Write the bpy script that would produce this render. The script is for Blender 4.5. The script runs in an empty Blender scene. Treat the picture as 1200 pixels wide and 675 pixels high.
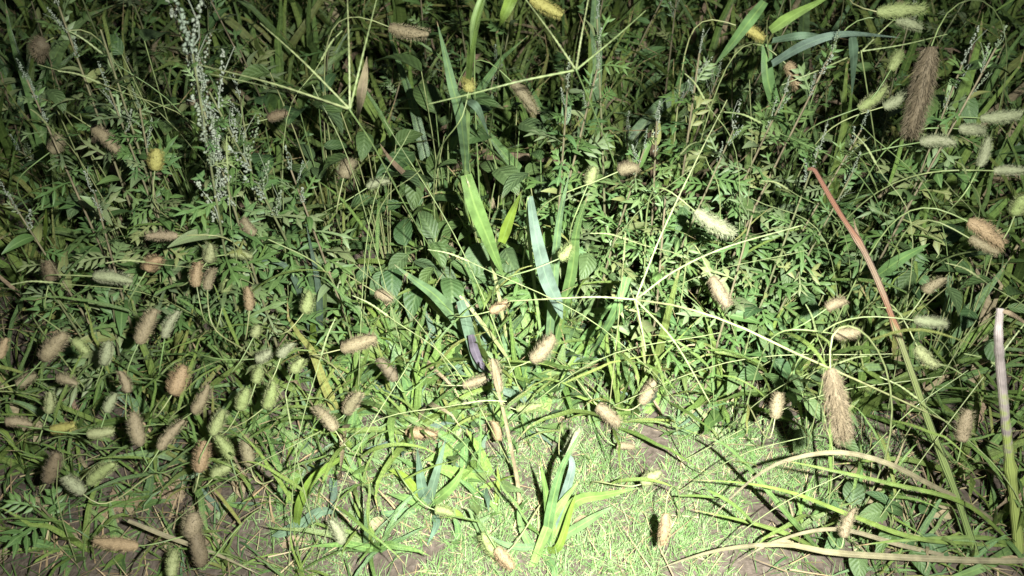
import bpy, math, random
from mathutils import Vector, Matrix, noise
R = math.radians
random.seed(11)
rnd, uni = random.random, random.uniform
sc = bpy.context.scene
col = sc.collection

# ------------------------------------------------------------------ camera
CAM = Vector((0.0, 0.0, 1.15)); PITCH = R(48); FPX = 600 / math.tan(R(30))
FWD = Vector((0, math.cos(PITCH), -math.sin(PITCH))); UPV = Vector((0, math.sin(PITCH), math.cos(PITCH))); RGT = Vector((1, 0, 0))
cd = bpy.data.cameras.new('camera'); cam = bpy.data.objects.new('camera', cd); col.objects.link(cam)
cam.location = CAM; cam.rotation_euler = (R(90) - PITCH, 0, 0)
cd.sensor_width = 36; cd.angle = R(60); cd.clip_start = 0.02; cd.clip_end = 200
cd.dof.use_dof = True; cd.dof.focus_distance = 1.3; cd.dof.aperture_fstop = 5.6
sc.camera = cam
# ------------------------------------------------------------------ night sky, moon, torch in the photographer's hand
w = bpy.data.worlds.new('World'); sc.world = w; w.use_nodes = True
nt = w.node_tree; bgn = nt.nodes['Background']
sky = nt.nodes.new('ShaderNodeTexSky'); sky.sky_type = 'NISHITA'; sky.sun_disc = False
SUN_EL, SUN_AZ = R(50), R(200)
sky.sun_elevation = SUN_EL; sky.sun_rotation = SUN_AZ
nt.links.new(sky.outputs[0], bgn.inputs[0]); bgn.inputs[1].default_value = 0.014
sd = bpy.data.lights.new('moon', 'SUN'); sd.energy = 0.02; sd.angle = R(0.5); so = bpy.data.objects.new('moon', sd); col.objects.link(so)
so.rotation_euler = (R(90) - SUN_EL, 0, math.pi - SUN_AZ)
td = bpy.data.lights.new('hand_torch', 'SPOT'); td.energy = 275; td.spot_size = R(114); td.spot_blend = 1.0
td.shadow_soft_size = 0.011; td.color = (0.97, 0.985, 0.96)
to = bpy.data.objects.new('hand_torch', td); col.objects.link(to); to.location = (0.17, -0.05, 1.28)
TORCH_AIM = Vector((0.1, 0.685, 0.0))
to.rotation_euler = (TORCH_AIM - to.location).to_track_quat('-Z', 'Y').to_euler()
td.use_nodes = True                       # the reflector throws a hot centre inside a wider spill
tn = td.node_tree; em = tn.nodes['Emission']; tcn = tn.nodes.new('ShaderNodeTexCoord'); tsx = tn.nodes.new('ShaderNodeSeparateXYZ')
tab = tn.nodes.new('ShaderNodeMath'); tab.operation = 'ABSOLUTE'; tmr = tn.nodes.new('ShaderNodeMapRange'); tmr.interpolation_type = 'SMOOTHSTEP'
for k_, v_ in (('From Min', .93), ('From Max', 1.0), ('To Min', 1.0), ('To Max', 2.75)): tmr.inputs[k_].default_value = v_
tn.links.new(tcn.outputs['Normal'], tsx.inputs[0]); tn.links.new(tsx.outputs[2], tab.inputs[0]); tn.links.new(tab.outputs[0], tmr.inputs['Value']); tn.links.new(tmr.outputs[0], em.inputs['Strength'])
sc.view_settings.view_transform = 'Standard'; sc.view_settings.look = 'None'; sc.view_settings.exposure = 0.0
sc.view_settings.gamma = 1.0
sc.cycles.max_bounces = 4; sc.cycles.diffuse_bounces = 2; sc.cycles.transmission_bounces = 2

# ------------------------------------------------------------------ pixels to directions
def ray(px, py):
    return (FWD * FPX + RGT * (px - 600) + UPV * (337.5 - py)).normalized()
def at(px, py, h):
    d = ray(px, py); return CAM + d * ((CAM.z - h) / -d.z)
def pix(p):
    v = Vector(p) - CAM; z = v.dot(FWD)
    return 600 + FPX * v.dot(RGT) / z, 337.5 - FPX * v.dot(UPV) / z
def ppm(p): return FPX / (Vector(p) - CAM).dot(FWD)      # pixels per metre there

# ------------------------------------------------------------------ materials
def mat_base(name):
    m = bpy.data.materials.new(name); m.use_nodes = True
    t = m.node_tree; b = t.nodes['Principled BSDF']; o = t.nodes['Material Output']
    return m, t, b, o
def N(t, ty, **kw):
    n = t.nodes.new(ty)
    for k, v in kw.items(): setattr(n, k, v)
    return n
def rgba(c): return (c[0], c[1], c[2], 1)
def leaf_mat(name, cols, rough=.5, trans=.3, spec=.4, veins=22, dry=None, dry_at=.8, blotch=.35, pinnate=0):
    m, t, b, o = mat_base(name); L = t.links.new
    oi = N(t, 'ShaderNodeObjectInfo'); rp = N(t, 'ShaderNodeValToRGB')
    rp.color_ramp.interpolation = 'LINEAR'
    while len(rp.color_ramp.elements) < len(cols): rp.color_ramp.elements.new(.5)
    for i, c in enumerate(cols):
        rp.color_ramp.elements[i].position = i / max(1, len(cols) - 1); rp.color_ramp.elements[i].color = rgba(c)
    L(oi.outputs['Random'], rp.inputs[0])
    tc = N(t, 'ShaderNodeTexCoord'); nz = N(t, 'ShaderNodeTexNoise'); nz.inputs['Scale'].default_value = 60; nz.inputs['Detail'].default_value = 4
    L(tc.outputs['Object'], nz.inputs['Vector'])
    hs = N(t, 'ShaderNodeHueSaturation'); mr = N(t, 'ShaderNodeMapRange')
    mr.inputs['From Min'].default_value = .3; mr.inputs['From Max'].default_value = .7
    mr.inputs['To Min'].default_value = 1 - blotch; mr.inputs['To Max'].default_value = 1 + blotch
    L(nz.outputs['Fac'], mr.inputs['Value']); L(mr.outputs[0], hs.inputs['Value']); L(rp.outputs[0], hs.inputs['Color'])
    c = hs.outputs[0]
    uv = N(t, 'ShaderNodeUVMap'); sp = N(t, 'ShaderNodeSeparateXYZ'); L(uv.outputs[0], sp.inputs[0])
    # pale midrib and fine long veins
    ma = N(t, 'ShaderNodeMath', operation='SUBTRACT'); L(sp.outputs[0], ma.inputs[0]); ma.inputs[1].default_value = .5
    mb = N(t, 'ShaderNodeMath', operation='ABSOLUTE'); L(ma.outputs[0], mb.inputs[0])
    mc = N(t, 'ShaderNodeMapRange'); mc.inputs['From Min'].default_value = .0; mc.inputs['From Max'].default_value = .09
    mc.inputs['To Min'].default_value = .5; mc.inputs['To Max'].default_value = 0; L(mb.outputs[0], mc.inputs['Value'])
    mx = N(t, 'ShaderNodeMix', data_type='RGBA'); L(mc.outputs[0], mx.inputs[0]); L(c, mx.inputs[6])
    mx.inputs[7].default_value = rgba([min(1, x * 1.5 + .03) for x in cols[len(cols) // 2]]); c = mx.outputs[2]
    if dry:
        ad = N(t, 'ShaderNodeMath', operation='MULTIPLY_ADD'); L(nz.outputs['Fac'], ad.inputs[0]); ad.inputs[1].default_value = .6
        L(sp.outputs[1], ad.inputs[2])
        md = N(t, 'ShaderNodeMapRange'); md.inputs['From Min'].default_value = dry_at + .3; md.inputs['From Max'].default_value = dry_at + .42
        L(ad.outputs[0], md.inputs['Value'])
        m2 = N(t, 'ShaderNodeMix', data_type='RGBA'); L(md.outputs[0], m2.inputs[0]); L(c, m2.inputs[6]); m2.inputs[7].default_value = rgba(dry); c = m2.outputs[2]
    L(c, b.inputs['Base Color']); b.inputs['Roughness'].default_value = rough; b.inputs['Specular IOR Level'].default_value = spec
    if veins:
        ms = N(t, 'ShaderNodeMath', operation='MULTIPLY'); L(sp.outputs[0], ms.inputs[0]); ms.inputs[1].default_value = veins * 6.283
        si = N(t, 'ShaderNodeMath', operation='SINE'); L(ms.outputs[0], si.inputs[0])
        bu = N(t, 'ShaderNodeBump'); bu.inputs['Strength'].default_value = .5; bu.inputs['Distance'].default_value = .0008
        L(si.outputs[0], bu.inputs['Height']); L(bu.outputs[0], b.inputs['Normal'])
    if pinnate:
        p1 = N(t, 'ShaderNodeMath', operation='MULTIPLY_ADD'); L(mb.outputs[0], p1.inputs[0]); p1.inputs[1].default_value = -.55; L(sp.outputs[1], p1.inputs[2])
        p2 = N(t, 'ShaderNodeMath', operation='MULTIPLY'); L(p1.outputs[0], p2.inputs[0]); p2.inputs[1].default_value = pinnate * 6.283
        p3 = N(t, 'ShaderNodeMath', operation='SINE'); L(p2.outputs[0], p3.inputs[0])
        p4 = N(t, 'ShaderNodeMath', operation='MULTIPLY_ADD'); L(nz.outputs['Fac'], p4.inputs[0]); p4.inputs[1].default_value = 2.0; L(p3.outputs[0], p4.inputs[2])
        bu = N(t, 'ShaderNodeBump'); bu.inputs['Strength'].default_value = .4; bu.inputs['Distance'].default_value = .001
        L(p4.outputs[0], bu.inputs['Height']); L(bu.outputs[0], b.inputs['Normal'])
    tr = N(t, 'ShaderNodeBsdfTranslucent'); L(c, tr.inputs[0])
    mi = N(t, 'ShaderNodeMixShader'); mi.inputs[0].default_value = trans
    L(b.outputs[0], mi.inputs[1]); L(tr.outputs[0], mi.inputs[2]); L(mi.outputs[0], o.inputs[0])
    return m
def attr_mat(name, rough=.6, trans=.25, spec=.3):
    m, t, b, o = mat_base(name); L = t.links.new
    a = N(t, 'ShaderNodeAttribute', attribute_name='tint')
    L(a.outputs['Color'], b.inputs['Base Color']); b.inputs['Roughness'].default_value = rough; b.inputs['Specular IOR Level'].default_value = spec
    tr = N(t, 'ShaderNodeBsdfTranslucent'); L(a.outputs['Color'], tr.inputs[0])
    mi = N(t, 'ShaderNodeMixShader'); mi.inputs[0].default_value = trans
    L(b.outputs[0], mi.inputs[1]); L(tr.outputs[0], mi.inputs[2]); L(mi.outputs[0], o.inputs[0])
    return m
TAN = (.34, .24, .13); STRAW = (.44, .37, .2)
M = {
 'grass': leaf_mat('grass_blade', [(0.079, 0.135, 0.029), (0.119, 0.189, 0.041), (0.096, 0.167, 0.053), (0.164, 0.232, 0.049), (0.13, 0.184, 0.044), (0.215, 0.216, 0.063)], dry=TAN, dry_at=.86),
 'crab': leaf_mat('crabgrass_blade', [(0.12, 0.21, 0.05), (0.11, 0.2, 0.07), (0.17, 0.26, 0.055), (0.12, 0.2, 0.095), (0.2, 0.26, 0.075)], rough=.42, spec=.5, dry=TAN, dry_at=.93),
 'blue': leaf_mat('blue_green_blade', [(0.09, 0.15, 0.095), (0.11, 0.17, 0.1), (0.12, 0.17, 0.13)], rough=.5, spec=.35, veins=9),
 'lime': leaf_mat('yellow_green_blade', [(0.162, 0.228, 0.028), (0.133, 0.209, 0.033), (0.19, 0.237, 0.048)], trans=.3, dry=TAN, dry_at=.93),
 'mug': leaf_mat('mugwort_leaf', [(0.053, 0.105, 0.029), (0.079, 0.142, 0.035), (0.066, 0.13, 0.043), (0.106, 0.167, 0.046), (0.132, 0.173, 0.087), (0.172, 0.185, 0.061)], veins=0, rough=.55, trans=.22, blotch=.3),
 'broad': leaf_mat('broad_leaf', [(0.037, 0.077, 0.026), (0.052, 0.094, 0.028), (0.069, 0.11, 0.03), (0.058, 0.094, 0.04)], veins=0, pinnate=7, dry=(.12, .1, .04), dry_at=.92, rough=.55, blotch=.4, trans=.2),
 'stem': leaf_mat('green_stem', [(.10, .16, .05), (.15, .19, .07), (.2, .2, .09)], veins=0, trans=0),
 'spike': leaf_mat('finger_spike', [(0.17, 0.215, 0.085), (0.2, 0.225, 0.1)], veins=0, trans=.1),
 'wood': leaf_mat('woody_stem', [(.12, .12, .06), (.16, .13, .08), (.10, .13, .05)], veins=0, trans=0),
 'dry': leaf_mat('dry_blade', [(0.205, 0.156, 0.086), (0.287, 0.245, 0.137), (0.246, 0.171, 0.108), (0.185, 0.148, 0.086)], veins=18, trans=.2, rough=.7),
 'pale': leaf_mat('pale_dry_stalk', [(0.3, 0.25, 0.235), (0.28, 0.245, 0.21)], veins=16, trans=.1, dry=(.24, .29, .08), dry_at=.45),
 'straw': leaf_mat('straw_blade', [(0.19, 0.171, 0.095), (0.219, 0.19, 0.114), (0.171, 0.171, 0.081)], veins=14, trans=.2),
 'bud': leaf_mat('mugwort_bud', [(0.15, 0.185, 0.13), (0.2, 0.22, 0.165), (0.14, 0.175, 0.1)], veins=0, trans=.1, rough=.8),
 'h_tan': leaf_mat('tan_seed_head', [(0.17, 0.14, 0.076), (0.187, 0.149, 0.089), (0.153, 0.136, 0.072)], veins=0, trans=.15, rough=.8),
 'h_orange': leaf_mat('orange_seed_head', [(0.22, 0.15, 0.079), (0.22, 0.163, 0.088)], veins=0, trans=.15, rough=.8),
 'h_green': leaf_mat('green_seed_head', [(0.16, 0.2, 0.065), (0.19, 0.22, 0.085), (0.2, 0.21, 0.1)], veins=0, trans=.15, rough=.8),
 'h_pale': leaf_mat('pale_seed_head', [(0.174, 0.195, 0.1), (0.19, 0.195, 0.116)], veins=0, trans=.15, rough=.8),
 'h_yellow': leaf_mat('yellow_seed_head', [(0.26, 0.223, 0.062), (0.236, 0.223, 0.062)], veins=0, trans=.15, rough=.8),
 'h_brown': leaf_mat('brown_seed_head', [(0.115, 0.085, 0.045), (0.105, 0.085, 0.05)], veins=0, trans=.15, rough=.8),
 'purple': leaf_mat('purple_dead_blade', [(0.1, 0.085, 0.105), (0.12, 0.1, 0.12)], veins=10, trans=.15),
 'bits': attr_mat('ground_cover_bits'),
}
def stalk_mat():          # one tall stalk: rust red at the top, yellow green below
    m, t, b, o = mat_base('red_tipped_stalk'); L = t.links.new
    uv = N(t, 'ShaderNodeUVMap'); sp = N(t, 'ShaderNodeSeparateXYZ'); L(uv.outputs[0], sp.inputs[0])
    rp = N(t, 'ShaderNodeValToRGB'); e = rp.color_ramp.elements
    e[0].position = 0; e[0].color = (.12, .17, .045, 1); e[1].position = 1; e[1].color = (.15, .07, .04, 1)
    for p, c in ((.28, (.28, .3, .09)), (.37, (.36, .33, .14)), (.41, (.4, .16, .08)), (.5, (.46, .3, .19)), (.58, (.42, .25, .16)), (.68, (.38, .15, .08)), (.85, (.34, .13, .075))):
        x = e.new(p); x.color = rgba([c[0] * .44, c[1] * .5, c[2] * .5])
    nz = N(t, 'ShaderNodeTexNoise'); nz.inputs['Scale'].default_value = 5; nz.inputs['Detail'].default_value = 6; ad = N(t, 'ShaderNodeMath', operation='MULTIPLY_ADD')
    L(uv.outputs[0], nz.inputs['Vector']); L(nz.outputs['Fac'], ad.inputs[0]); ad.inputs[1].default_value = .26; L(sp.outputs[1], ad.inputs[2])
    sb = N(t, 'ShaderNodeMath', operation='SUBTRACT'); L(ad.outputs[0], sb.inputs[0]); sb.inputs[1].default_value = .13
    L(sb.outputs[0], rp.inputs[0]); L(rp.outputs[0], b.inputs['Base Color']); b.inputs['Roughness'].default_value = .75
    wv = N(t, 'ShaderNodeMath', operation='MULTIPLY'); L(sp.outputs[0], wv.inputs[0]); wv.inputs[1].default_value = 70
    wi = N(t, 'ShaderNodeMath', operation='SINE'); L(wv.outputs[0], wi.inputs[0]); bu = N(t, 'ShaderNodeBump'); bu.inputs['Strength'].default_value = .7; bu.inputs['Distance'].default_value = .001
    L(wi.outputs[0], bu.inputs['Height']); L(bu.outputs[0], b.inputs['Normal'])
    return m
M['redstalk'] = stalk_mat()
def soil_mat():
    m, t, b, o = mat_base('soil'); L = t.links.new
    tc = N(t, 'ShaderNodeTexCoord'); n1 = N(t, 'ShaderNodeTexNoise'); n1.inputs['Scale'].default_value = 9; n1.inputs['Detail'].default_value = 8
    n2 = N(t, 'ShaderNodeTexNoise'); n2.inputs['Scale'].default_value = 140; n2.inputs['Detail'].default_value = 6
    L(tc.outputs['Object'], n1.inputs['Vector']); L(tc.outputs['Object'], n2.inputs['Vector'])
    rp = N(t, 'ShaderNodeValToRGB'); e = rp.color_ramp.elements
    e[0].position = .3; e[0].color = (.03, .023, .018, 1); e[1].position = .75; e[1].color = (.11, .087, .07, 1)
    x = e.new(.52); x.color = (.06, .048, .036, 1)
    ad = N(t, 'ShaderNodeMath', operation='MULTIPLY_ADD'); L(n2.outputs['Fac'], ad.inputs[0]); ad.inputs[1].default_value = .6
    mu = N(t, 'ShaderNodeMath', operation='MULTIPLY'); L(n1.outputs['Fac'], mu.inputs[0]); mu.inputs[1].default_value = .45
    L(mu.outputs[0], ad.inputs[2]); L(ad.outputs[0], rp.inputs[0]); L(rp.outputs[0], b.inputs['Base Color'])
    bu = N(t, 'ShaderNodeBump'); bu.inputs['Strength'].default_value = .8; bu.inputs['Distance'].default_value = .006
    L(n2.outputs['Fac'], bu.inputs['Height']); L(bu.outputs[0], b.inputs['Normal']); b.inputs['Roughness'].default_value = .95
    b.inputs['Specular IOR Level'].default_value = .15
    return m
M['soil'] = soil_mat()

# ------------------------------------------------------------------ mesh helpers
class MB:
    def __init__(s): s.v = []; s.f = []; s.uv = []; s.tint = []
    def add(s, verts, faces, uvs, tint=None):
        b = len(s.v); s.v += verts; s.uv += uvs
        for f in faces:
            s.f.append([i + b for i in f])
            if tint is not None: s.tint.append(tint)
    def mesh(s, name, mat, smooth=True):
        me = bpy.data.meshes.new(name); me.from_pydata([tuple(v) for v in s.v], [], s.f)
        ul = me.uv_layers.new(name='UVMap')
        li = [0] * len(me.loops); me.loops.foreach_get('vertex_index', li)
        fl = []
        for i in li: fl += s.uv[i]
        ul.data.foreach_set('uv', fl)
        if s.tint:
            at_ = me.attributes.new('tint', 'FLOAT_COLOR', 'FACE'); c = []
            for x in s.tint: c += [x[0], x[1], x[2], 1]
            at_.data.foreach_set('color', c)
        me.polygons.foreach_set('use_smooth', [smooth] * len(me.polygons))
        me.materials.append(M[mat]); me.update(); return me
def spline(P, n):
    P = [Vector(p) for p in P]
    if len(P) == 2: return [P[0].lerp(P[1], i / n) for i in range(n + 1)]
    Q = [2 * P[0] - P[1]] + P + [2 * P[-1] - P[-2]]; out = []; k = len(P) - 1
    for i in range(n + 1):
        t = i / n * k; j = min(int(t), k - 1); t -= j
        a, b, c, d = Q[j:j + 4]
        out.append(.5 * (2 * b + (c - a) * t + (2 * a - 5 * b + 4 * c - d) * t * t + (3 * b - a - 3 * c + d) * t ** 3))
    return out
def blade_w(t, k=.3, b=.65, e=2.2): return (b + (1 - b) * min(1, t / k)) * max(0.02, 1 - t ** e)
def ribbon(mb, P, width, hint, fold=.18, twist=0., prof=blade_w, n=9):
    S = spline(P, n); V = []; U = []; F = []
    for i, p in enumerate(S):
        tg = (S[min(i + 1, n)] - S[max(i - 1, 0)]).normalized()
        nn = hint - tg * hint.dot(tg)
        nn = nn.normalized() if nn.length > 1e-5 else tg.orthogonal().normalized()
        t = i / n; a = twist * t
        nn = (Matrix.Rotation(a, 3, tg) @ nn) if a else nn
        sd_ = tg.cross(nn).normalized(); wd = width * prof(t) * .5
        V += [p - sd_ * wd + nn * fold * wd, p, p + sd_ * wd + nn * fold * wd]; U += [(0, t), (.5, t), (1, t)]
        if i:
            k = 3 * i; F += [(k - 3, k - 2, k + 1, k), (k - 2, k - 1, k + 2, k + 1)]
    mb.add(V, F, U)
def tube(mb, P, r0, r1, sides=5, n=10, bumps=0, knots=()):
    S = spline(P, n); V = []; U = []; F = []
    for i, p in enumerate(S):
        tg = (S[min(i + 1, n)] - S[max(i - 1, 0)]).normalized()
        a = tg.orthogonal().normalized() if i == 0 else (a - tg * a.dot(tg)).normalized()
        b = tg.cross(a); r = r0 + (r1 - r0) * i / n
        if i in knots: r *= 1.35
        if knots: r *= uni(.9, 1.1)
        if bumps: r *= 1 + bumps * (1 if i % 2 else -1)
        for s in range(sides):
            th = 6.28318 * s / sides; V.append(p + (a * math.cos(th) + b * math.sin(th)) * r); U.append((s / sides, i / n))
        if i:
            k = i * sides
            for s in range(sides): q = (s + 1) % sides; F.append((k - sides + s, k - sides + q, k + q, k + s))
    mb.add(V, F, U)
def obj(name, me, parent=None, mtx=None):
    o = bpy.data.objects.new(name, me); col.objects.link(o)
    if parent: o.parent = parent
    if mtx is not None: o.matrix_basis = mtx
    return o
ITEMS = []     # things waiting for their labels
def thing(name, base, cat, group=None, anchor=None, desc=None, label=None, noun=None):
    e = bpy.data.objects.new(name, None); col.objects.link(e); e.location = base; e.empty_display_size = .02
    e['category'] = cat; e['kind'] = 'thing'
    if group: e['group'] = group
    if label: e['label'] = label
    else: ITEMS.append((e, desc, pix(anchor), noun or cat))
    return e
LAND = []      # findable things, for describing the others
def landmark(text, px, py): LAND.append((text, px, py))
def gz(x, y):    # height of the ground there
    v = noise.noise(Vector((x * 3.1, y * 3.1, 0))) * .018 + noise.noise(Vector((x * 11, y * 11, 4))) * .006 + noise.noise(Vector((x * 35, y * 35, 9))) * .0025
    return v * max(0, min(1, (6 - max(abs(x), abs(y - 1))) / 4))

# ------------------------------------------------------------------ the ground
def axis(c, fine, nf, far):
    a = [c - fine + 2 * fine * i / nf for i in range(nf + 1)]
    g = fine; lo = []; hi = []
    st = .1
    while g < far: st *= 1.4; g += st; lo.append(c - g); hi.append(c + g)
    return lo[::-1] + a + hi
xs = axis(0, 1.8, 180, 40); ys = axis(1.2, 1.6, 160, 40)
mb = MB(); V = [(x, y, gz(x, y)) for y in ys for x in xs]; nx = len(xs)
F = [(j * nx + i, j * nx + i + 1, (j + 1) * nx + i + 1, (j + 1) * nx + i) for j in range(len(ys) - 1) for i in range(nx - 1)]
mb.add(V, F, [(v[0], v[1]) for v in V]); g = obj('ground', mb.mesh('ground', 'soil')); g['kind'] = 'structure'
g['label'] = 'dark brown soil showing between the grass and weeds'; g['category'] = 'ground'

# how open (turf, 1) or overgrown (0) the ground is
def openness(x, y):
    px, py = pix((x, y, 0))
    d = math.hypot((px - 660) / 340, (py - 640) / 215)
    d2 = math.hypot((px - 900) / 190, (py - 560) / 90)
    return max(0, min(1, 1.6 - 1.3 * min(d, d2 * 1.15) + noise.noise(Vector((x * 9, y * 9, 2))) * .35))

# ------------------------------------------------------------------ uncountable cover: turf, straw, undergrowth
def mixc(a, b, t): return tuple(a[i] + (b[i] - a[i]) * t for i in range(3))
def bit(mb, p, ln, wd, az, el, bend, tint, segs=2):
    d = Vector((math.cos(az) * math.cos(el), math.sin(az) * math.cos(el), math.sin(el)))
    s = Vector((-math.sin(az), math.cos(az), 0)); s = (s + Vector((0, 0, uni(-.5, .5)))).normalized()
    V = []; U = []; F = []
    for i in range(segs + 1):
        t = i / segs; c = p + d * ln * t + Vector((math.cos(az) * .5, math.sin(az) * .5, -1)) * (bend * ln * t * t); ww = wd * .5 * (1 - t * .75)
        if i == segs: V.append(c); U.append((.5, 1))
        else: V += [c - s * ww, c + s * ww]; U += [(0, t), (1, t)]
    for i in range(segs - 1): F.append((2 * i, 2 * i + 1, 2 * i + 3, 2 * i + 2))
    F.append((2 * segs - 2, 2 * segs - 1, 2 * segs)); mb.add(V, F, U, tint)
TURF = [(.11, .2, .05), (.14, .23, .07), (.17, .25, .1), (.2, .25, .12), (.1, .18, .06)]
mb = MB()
for i in range(150000):
    x = uni(-.8, 1.0); y = uni(.36, 1.08); o_ = openness(x, y)
    if rnd() > o_ * .95: continue
    if noise.noise(Vector((x * 16, y * 16, 31))) > .33: continue      # bald patches
    c = mixc(random.choice(TURF), random.choice(TURF), rnd())
    if rnd() < .07: c = mixc(TAN, STRAW, rnd())
    bit(mb, Vector((x, y, gz(x, y) - .002)), uni(.012, .032) * (1 + .7 * noise.noise(Vector((x * 22, y * 22, 5)))), uni(.0009, .0019), uni(0, 6.283), R(uni(12, 70)), uni(0, .18), c)
t_ = obj('turf_grass', mb.mesh('turf_grass', 'bits')); t_['kind'] = 'stuff'; t_['label'] = 'fine short pale green turf covering the open ground at the bottom'; t_['category'] = 'turf'
mb = MB()
for i in range(9000):
    x = uni(-1.7, 1.7); y = uni(.3, 2.4)
    if openness(x, y) > .4 and rnd() < .6: continue
    c = mixc(TAN, STRAW, rnd()); k = uni(.3, .8); c = tuple(q * k for q in c)
    bit(mb, Vector((x, y, gz(x, y) + uni(.002, .012 if openness(x, y) > .4 else .04))), uni(.03, .10), uni(.0008, .0026), uni(0, 6.283), R(uni(-8, 14)), uni(-.1, .1), c, 3)
t_ = obj('straw_litter', mb.mesh('straw_litter', 'bits')); t_['kind'] = 'stuff'; t_['label'] = 'loose dry straw litter strewn over the soil under the weeds'; t_['category'] = 'straw'
UG = [(.04, .085, .02), (.06, .12, .03), (.08, .14, .035), (.05, .1, .04), (.1, .15, .04)]
mb = MB()
for i in range(46000):
    x = uni(-2.0, 2.0); y = uni(.0, 2.9); o_ = openness(x, y)
    if rnd() < o_ * 1.2: continue
    c = mixc(random.choice(UG), random.choice(UG), rnd())
    if rnd() < .12: c = mixc(TAN, (.2, .15, .08), rnd())
    k = .7 + min(1, max(0, (y - .6) / 1.0)) * .8
    if y < .5: k = .5
    bit(mb, Vector((x, y, gz(x, y))), uni(.04, .12) * k, uni(.0014, .004), uni(0, 6.283), R(uni(20, 85)), uni(0, .6), c, 3)
t_ = obj('undergrowth', mb.mesh('undergrowth', 'bits')); t_['kind'] = 'stuff'; t_['label'] = 'tangled low green undergrowth filling the ground between the weeds'; t_['category'] = 'undergrowth'
mb = MB()
for i in range(9000):                                        # the same weeds going on past the edges of the picture
    x = uni(-3.2, 3.2); y = uni(-.3, 4.2); px, py = pix((x, y, .2)) if y > .4 else (-999, 0)
    if -60 < px < 1260 and py > -70: continue
    if y < .55 and abs(x) < .95: continue
    bit(mb, Vector((x, y, gz(x, y))), uni(.12, .42) * (.5 if y < .7 else 1), uni(.004, .010), uni(0, 6.283), R(uni(45, 88)), uni(0, .5), mixc(random.choice(UG), random.choice(UG), rnd()), 4)
t_ = obj('tall_weeds', mb.mesh('tall_weeds', 'bits')); t_['kind'] = 'stuff'; t_['label'] = 'mass of taller green weeds going on beyond the lit patch'; t_['category'] = 'weeds'

# ------------------------------------------------------------------ shared blade and leaf meshes
def blade_proto(mat, bend, wide, kink=0, name='blade'):     # unit long, starts along +Z and leans to +X
    P = []; x = z = 0; a = uni(.02, .15)
    for i in range(7):
        P.append(Vector((x, uni(-.012, .012) * i / 3, z)))
        st = 1 / 6; x += math.sin(a) * st; z += math.cos(a) * st; a += bend / 6 * (.6 + .25 * i)
        if kink and i == 3: a += kink
    mb = MB(); ribbon(mb, P, wide, Vector((-1, uni(-.3, .3), .15)), fold=uni(.15, .45), twist=uni(-.7, .7), n=8, prof=lambda t: blade_w(t, .25, .6, uni(2.2, 2.21)))
    return mb.mesh(name, mat)
B_GRASS = [blade_proto('grass', uni(.2, 1.9), uni(.022, .036), random.choice([0, 0, .9])) for _ in range(14)]
B_CRAB = [blade_proto('crab', uni(.1, .8), uni(.075, .12)) for _ in range(12)]
B_BLUE = [blade_proto('blue', uni(.1, .7), uni(.08, .12)) for _ in range(6)]
B_SHORT = [blade_proto('crab', uni(-.25, .35), uni(.12, .19)) for _ in range(12)]
B_THICK = [blade_proto('crab', uni(.3, 1.4), uni(.035, .06)) for _ in range(8)]
B_LIME = [blade_proto('lime', uni(.2, .8), uni(.05, .08)) for _ in range(5)]
B_DRY = [blade_proto('dry', uni(.8, 2.4), uni(.02, .05), random.choice([0, 1.2])) for _ in range(6)]
def lobed_leaf(lobes, depth, mat, fat=1):                           # mugwort leaf: unit long, lies along +X, face up
    mb = MB()
    def lobe(p, d, ln, wd, droop):
        d = d.normalized(); s = Vector((-d.y, d.x, 0))
        q = [p, p + d * ln * .45 - s * wd * .5, p + d * ln * .5, p + d * ln * .45 + s * wd * .5, p + d * ln]
        z = [0, -.01, .02, -.01, -droop * ln]
        V = [a + Vector((0, 0, b)) for a, b in zip(q, z)]
        mb.add(V, [(0, 1, 2), (0, 2, 3), (1, 4, 2), (2, 4, 3)], [(.5, 0), (0, .5), (.5, .5), (1, .5), (.5, 1)])
    for k in range(lobes):
        x = .25 + .55 * k / max(1, lobes - 1); ln = depth * (1 - .35 * abs(k - lobes * .45) / lobes) ; z = -.25 * x * x
        for s in (-1, 1):
            lobe(Vector((x - .05, 0, z)), Vector((1, s * uni(.9, 1.5), 0)), ln * uni(.85, 1.1), uni(.15, .21) * fat, uni(.1, .4))
    lobe(Vector((.62, 0, -.1)), Vector((1, uni(-.1, .1), 0)), .42, .22 * fat, .35)
    ribbon(mb, [(0, 0, 0), (.35, 0, .0), (.75, 0, -.15)], .085, Vector((0, 0, 1)), prof=lambda t: .4 + .6 * t, n=3)
    return mb.mesh('leaf', mat)
L_MUG = [lobed_leaf(random.choice([2, 3, 3, 4]), uni(.3, .5), 'mug', uni(.55, 1.1)) for _ in range(14)]
def oval_leaf(asp, mat):
    mb = MB(); P = [Vector((i / 6, 0, .10 * math.sin(i / 6 * 3) - .18 * (i / 6) ** 2)) for i in range(7)]
    ribbon(mb, P, asp, Vector((0, 0, 1)), fold=uni(.15, .4), n=10, prof=lambda t: max(.05, math.sin(math.pi * min(1, t ** .75)) ** .8 * (1 - .2 * t)), twist=uni(-.3, .3))
    return mb.mesh('leaf', mat)
L_BROAD = [oval_leaf(uni(.42, .7), 'broad') for _ in range(8)]
L_OVAL_SMALL = [oval_leaf(uni(.3, .42), 'mug') for _ in range(4)]
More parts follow.
